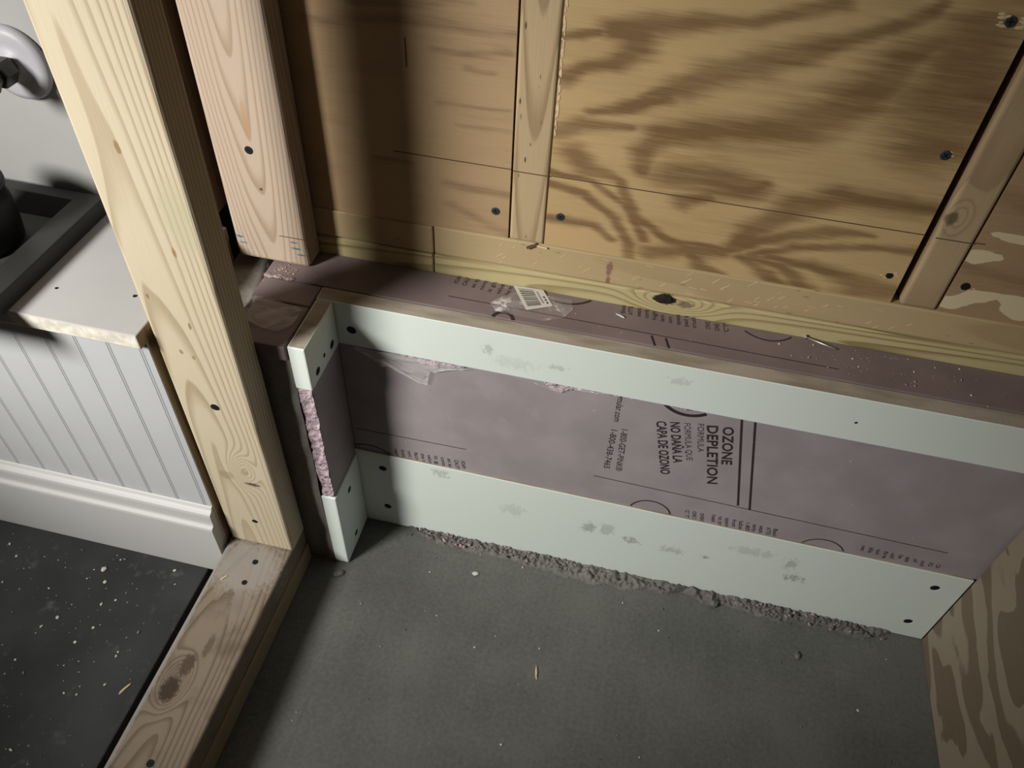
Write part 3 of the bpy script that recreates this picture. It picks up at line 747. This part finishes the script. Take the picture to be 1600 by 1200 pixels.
# ---- clear film: torn wrap
def film(name, outline, nrm, amp, seed, label, mat='film'):
    """crumpled clear sheet over an outline of points"""
    bm = bmesh.new(); vs = [bm.verts.new(p) for p in outline]; f = bm.faces.new(vs)
    bmesh.ops.triangulate(bm, faces=[f])
    bmesh.ops.subdivide_edges(bm, edges=bm.edges, cuts=5, use_grid_fill=True)
    n_ = Vector(nrm)
    for v in bm.verts:
        p = v.co * 60
        k = abs(noise.noise(p + Vector((seed, 0, 0)))) + .6 * abs(noise.noise(p * 2.3 + Vector((0, seed, 0))))
        v.co += n_ * (.0006 + amp * k)
    o = finish(bm, name, M[mat])
    return tag(o, label, 'plastic film')
Z = .4222
film('plastic_film', [(-.4081, .5895, Z), (-.4016, .5980, Z), (-.3407, .5872, Z), (-.3444, .5617, Z), (-.3548, .5495, Z), (-.3681, .5500, Z), (-.4000, .5560, Z), (-.4031, .5776, Z)], (0, 0, 1), .006, 3.1, 'torn clear film lying on the left foam block', 'film_cloudy')
Y = .6135
film('plastic_film', [(-.300, Y, .3597), (-.2850, Y, .349), (-.2650, Y, .3377), (-.2478, Y, .3369), (-.2344, Y, .3243), (-.2228, Y, .3186), (-.2126, Y, .3192), (-.2086, Y, .3419), (-.1868, Y, .352), (-.1701, Y, .3555), (-.1604, Y, .3597)], (0, -1, 0), .0075, 8.7, 'crumpled clear film hanging below the upper board near the corner', 'film_cloudy')
film('plastic_film', [(-.116, Y, .3597), (-.0672, Y, .3505), (-.055, Y, .3470), (-.045, Y, .356), (-.02, Y, .3585), (.0, Y, .3597)], (0, -1, 0), .0025, 2.2, 'small clear film scrap below the middle of the upper board')
film('plastic_film', [(-.150, .655, .4227), (-.140, .668, .4227), (-.128, .680, .4227), (-.112, .684, .4227), (-.062, .684, .4227), (-.058, .668, .4227), (-.066, .652, .4227), (-.086, .641, .4227), (-.14, .643, .4227)], (0, 0, 1), .0004, 5.5, 'clear film patch round the barcode sticker')
# torn foam under the upper board
def foam_tear(x0, x1, seed, hmax, n_):
    bm = bmesh.new(); rnd = random.Random(seed)
    for i in range(n_):
        x = rnd.uniform(x0, x1); c = 1 - abs((x - (x0 + x1) / 2) / ((x1 - x0) / 2))
        bmesh.ops.create_icosphere(bm, subdivisions=1, radius=.0016 + rnd.random() * .0022, matrix=Matrix.Translation((x, .6137, .3612 - rnd.random() * hmax * (c + .15))) @ Matrix.Diagonal((1.7, .7, .8, 1)))
    for v in bm.verts: v.co += Vector((noise.noise(v.co * 400), 0, noise.noise(v.co * 400 + Vector((5, 5, 5))))) * .0012
    clip_front(bm)
    return finish(bm, 'torn_foam', M['foam_raw'], ff)
foam_tear(-.245, -.165, 2, .012, 60); foam_tear(-.075, -.04, 3, .013, 32); foam_tear(-.03, .03, 4, .003, 20); foam_tear(.06, .10, 5, .003, 10)

# ---- nail on the ledge
nl = empty('nail'); tag(nl, 'loose steel nail lying on the foam ledge', 'nail')
A_ = Vector((.1957, .6895, .4252)); B_ = Vector((.2285, .6793, .4240)); dn = (B_ - A_).normalized()
bm = bmesh.new(); lathe(bm, [(0, 0), (.0011, 0), (.0011, .031), (.0004, .0345), (0, .0347)], A_, dn, 10); finish(bm, 'shank', M['nail'], nl, True)
bm = bmesh.new(); lathe(bm, [(0, -.0010), (.0026, -.0010), (.0027, 0), (.0011, .0010), (0, .0010)], A_, dn, 14); finish(bm, 'head', M['nail'], nl)

# ================================================================== WHITE BENCH
bench = empty('bench'); tag(bench, 'white built-in bench with beadboard front and moulded baseboard', 'bench')
def shelf():
    bm = bmesh.new(); cube(bm, -1.9, -.4627, .4755, .6655, .4385, .4570, 0)
    bmesh.ops.recalc_face_normals(bm, faces=bm.faces)
    for f in bm.faces: f.material_index = 1 if f.normal.y < -.7 else (2 if f.normal.x > .7 else 0)
    bmesh.ops.bevel(bm, geom=list(bm.edges), offset=.0012, segments=2, affect='EDGES', profile=.5)
    return finish(bm, 'shelf_top', [M['paint_top'], M['paint_edge'], M['bench_wood']], bench)
sh = shelf()
cut_holes(sh, [((-.4955, .530, .457), .0022), ((-.578, .520, .457), .0018)], (0, 0, 1), .009)
box('side_panel', -.4770, -.4632, .4875, .6650, .0152, .4383, M['bench_wood'], bench, .001)
sw = .0376; xr = -.4634
prof_e = [(-.4710, .4856), (-.4634, .4856), (-.4634, .4960), (-.4710, .4960)]
prism_z('beadboard_strip', prof_e, .0155, .4384, M['paint'], bench)
base_me = None
for k in range(26):
    # local profile: groove, bead, groove, flat
    xa = -.4710 - sw * k
    if base_me is None:
        b = sw
        pr = [(-.0001, .4960), (-.0001, .4860), (-.0004, .4863), (-.0009, .4858), (-.0020, .4854), (-.0031, .4858), (-.0036, .4863), (-.0041, .4857), (-b + .0001, .4856), (-b + .0001, .4960)]
        o = prism_z('beadboard_strip', pr, .0155, .4384, M['paint'], bench); base_me = o.data
    else:
        o = bpy.data.objects.new('beadboard_strip', base_me); col.objects.link(o); o.parent = bench
    o.location.x = xa
bp = [(.4854, .0155), (.4698, .0155), (.4694, .018), (.4694, .119), (.4702, .1225), (.4745, .1245), (.4752, .127), (.4752, .142), (.4760, .146), (.4790, .1475), (.4815, .1495), (.4835, .1530), (.4854, .1540)]
bb = prism_x('baseboard', bp, -1.9, -.4640, M['base'], bench)

# tray and pot on the bench
tr = empty('tray'); tag(tr, 'black plastic tray with a wide raised rim on the white bench', 'tray')
def ringmesh():
    bm = bmesh.new()
    X0, X1, Y0, Y1 = -1.10, -.6020, .42, .6565; z0, z1 = .4572, .4775; wr_ = .030; zi = .463
    O = [(X0, Y0), (X1, Y0), (X1, Y1), (X0, Y1)]; I = [(X0 + wr_, Y0 + wr_), (X1 - wr_, Y0 + wr_), (X1 - wr_, Y1 - wr_ + .014), (X0 + wr_, Y1 - wr_ + .014)]
    J = [(X0 + wr_ + .008, Y0 + wr_ + .008), (X1 - wr_ - .008, Y0 + wr_ + .008), (X1 - wr_ - .008, Y1 - wr_ - .008), (X0 + wr_ + .008, Y1 - wr_ - .008)]
    a = [bm.verts.new((*p, z0)) for p in O]; b = [bm.verts.new((*p, z1)) for p in O]
    c = [bm.verts.new((*p, z1)) for p in I]; e = [bm.verts.new((*p, zi)) for p in J]
    for i in range(4):
        j = (i + 1) % 4
        for u_, v_ in ((a, b), (b, c), (c, e)): bm.faces.new((u_[i], u_[j], v_[j], v_[i]))
    bm.faces.new(a[::-1])
    bmesh.ops.bevel(bm, geom=[x for x in bm.edges if x.calc_length() > .1], offset=.0015, segments=2, affect='EDGES', profile=.5)
    return finish(bm, 'rim', M['tray'], tr)
ringmesh()
box('tray_floor', -1.062, -.640, .458, .6185, .4600, .4640, M['tray_in'], tr, .0005)
pot = empty('pot'); tag(pot, 'black rounded pot standing in the black tray', 'pot')
bm = bmesh.new(); lathe(bm, [(0, 0), (.036, 0), (.041, .004), (.043, .02), (.044, .05), (.042, .062), (.045, .066), (.045, .070), (.040, .071), (.038, .060), (0, .058)], (-.688, .5600, .4642), (0, 0, 1), 40); finish(bm, 'body', M['pot'], pot, True)
bm = bmesh.new(); lathe(bm, [(0, .058), (.020, .058), (.022, .066), (.014, .074), (0, .076)], (-.688, .5600, .4642), (0, 0, 1), 24); finish(bm, 'knob', M['pot'], pot, True)

# pipe fitting on the grey wall
pf = empty('pipe_fitting'); tag(pf, 'dark pipe stub with a white round wall flange above the tray', 'pipe fitting')
PC = (-.6520, .6655, .6220)
bm = bmesh.new(); lathe(bm, [(0, 0), (.0375, 0), (.0385, .003), (.0365, .008), (.030, .0105), (.022, .0085), (.0125, .0100), (.0115, .012), (0, .012)], PC, (0, -1, 0), 48); finish(bm, 'flange', M['pvc'], pf, True)
bm = bmesh.new(); lathe(bm, [(0, .011), (.0095, .011), (.0095, .021), (0, .021)], PC, (0, -1, 0), 24); finish(bm, 'pipe', M['metal'], pf)
bm = bmesh.new(); lathe(bm, [(0, .016), (.0135, .016), (.0145, .018), (.0145, .033), (.0135, .035), (0, .035)], PC, (0, -1, 0), 6); finish(bm, 'hex_nut', M['metal'], pf)
bm = bmesh.new(); lathe(bm, [(0, .035), (.0100, .035), (.0100, .041), (0, .041)], PC, (0, -1, 0), 20); finish(bm, 'collar', M['pot'], pf)
bm = bmesh.new(); lathe(bm, [(0, .041), (.0130, .041), (.0140, .043), (.0140, .060), (0, .060)], PC, (0, -1, 0), 6); finish(bm, 'hex_nut', M['metal'], pf)

# ================================================================== CRUMBS AND CHIPS
def stone(name, c, r, sq, mat, label, cat, group=None, seed=0):
    bm = bmesh.new(); bmesh.ops.create_icosphere(bm, subdivisions=2, radius=1)
    a = seed * 1.7
    for v in bm.verts:
        k = 1 + .35 * noise.noise(v.co * 1.5 + Vector((seed, 0, 0)))
        x, y, z = v.co.x * r * sq[0] * k, v.co.y * r * sq[1] * k, v.co.z * r * sq[2] * k
        v.co = Vector((c[0] + x * math.cos(a) - y * math.sin(a), c[1] + x * math.sin(a) + y * math.cos(a), c[2] + max(z + r * sq[2] * .7, .0001)))
    return tag(finish(bm, name, mat), label, cat, group)
stone('wood_chip', (-.0254, .4395, 0), .006, (.25, 1.5, .22), M['chip'], 'pale wood splinter alone in the middle of the concrete floor', 'wood chip', seed=.12)
stone('crumb', (-.3241, .5133, 0), .0065, (1.3, .7, .4), M['rubble'], 'grey concrete crumb on the floor below the short white board', 'crumb', seed=.3)
stone('crumb', (-.1382, .5601, 0), .0038, (1.2, .9, .5), M['dust'], 'small pale crumb on the floor below the long smudged board', 'crumb', seed=2)
stone('crumb', (.3086, .5459, 0), .0048, (1.2, .8, .6), M['rubble'], 'grey crumb on the floor near the right end of the lower board', 'crumb', seed=3)
stone('crumb', (.1950, .5935, 0.001), .0060, (1, .9, .8), M['rubble'], 'rounded grey pebble in the broken edge under the lower board', 'crumb', seed=4)
stone('wood_chip', (-.515, .2919, .015), .0055, (.3, 1.5, .25), M['chip'], 'pale wood splinter on the black floor beside the timber plate', 'wood chip', seed=-.25)
stone('crumb', (-.6318, .4341, .015), .004, (1, .9, .5), M['dust'], 'largest pale crumb on the black floor below the bench', 'crumb', seed=6)
stone('wood_chip', (-.4400, .4330, .0762), .0035, (.35, 1.4, .25), M['chip'], 'tiny pale splinter on the timber plate near the stud', 'wood chip', seed=-.4)
stone('wood_chip', (-.0050, .6720, .4230), .0045, (1.4, .3, .2), M['dust'], 'thin white sliver on the foam ledge right of the sticker', 'wood chip', seed=-.25)
stone('crumb', (-.468, .640, .412), .0035, (1, 1, .9), M['dust'], 'white crumb on the grey ledge behind the left stud', 'crumb', seed=7)

def scatter(name, n_, reg, z, rmin, rmax, mats, label, cat, seed):
    rnd = random.Random(seed); bm = bmesh.new()
    for i in range(n_):
        x, y = reg(rnd)
        r = rmin + (rmax - rmin) * rnd.random() ** 4
        b2 = bmesh.ops.create_icosphere(bm, subdivisions=1, radius=r, matrix=Matrix.Translation((x, y, z + r * .3)) @ Matrix.Rotation(rnd.uniform(0, 6.3), 4, 'Z') @ Matrix.Diagonal((1, rnd.uniform(.4, 1), .5, 1)))
        mi = rnd.randrange(len(mats))
        for v in b2['verts']:
            for f in v.link_faces: f.material_index = mi
    return tag(finish(bm, name, mats), label, cat, kind='stuff')
scatter('floor_grit', 420, lambda r: (r.uniform(-.36, .46), .608 - r.random() ** 1.4 * .6), 0, .0004, .0022, [M['dust'], M['rubble'], M['rubble'], M['stem']], 'fine pale grit scattered over the grey concrete floor', 'grit', 1)
scatter('floor_dust', 480, lambda r: (r.uniform(-.95, -.51), r.uniform(.05, .465)), .015, .0005, .0030, [M['dust'], M['dust'], M['rubble']], 'pale dust and specks on the black floor', 'grit', 2)
scatter('ledge_grit', 90, lambda r: (r.gauss(.28, .06), r.uniform(.642, .688)), .4225, .0004, .0018, [M['dust'], M['foam_crumb']], 'white crumbs on the right part of the foam ledge', 'grit', 3)
scatter('sawdust', 80, lambda r: (r.gauss(-.388, .010), r.gauss(.649, .004)), .4225, .0005, .0016, [M['chip'], M['foam_crumb']], 'sawdust at the foot of the stud on the foam ledge', 'sawdust', 5)
def pinkreg(r):
    x = r.choice((r.gauss(-.19, .03), r.gauss(-.07, .05), r.gauss(-.05, .04), r.gauss(.33, .04), r.gauss(.27, .03)))
    return max(-.25, min(.42, x)), .610 - r.random() ** 2 * .018
scatter('foam_crumbs', 420, pinkreg, .0065, .001, .0034, [M['foam_crumb'], M['rubble']], 'pink foam crumbs in the broken concrete edge under the lower board', 'crumbs', 6)
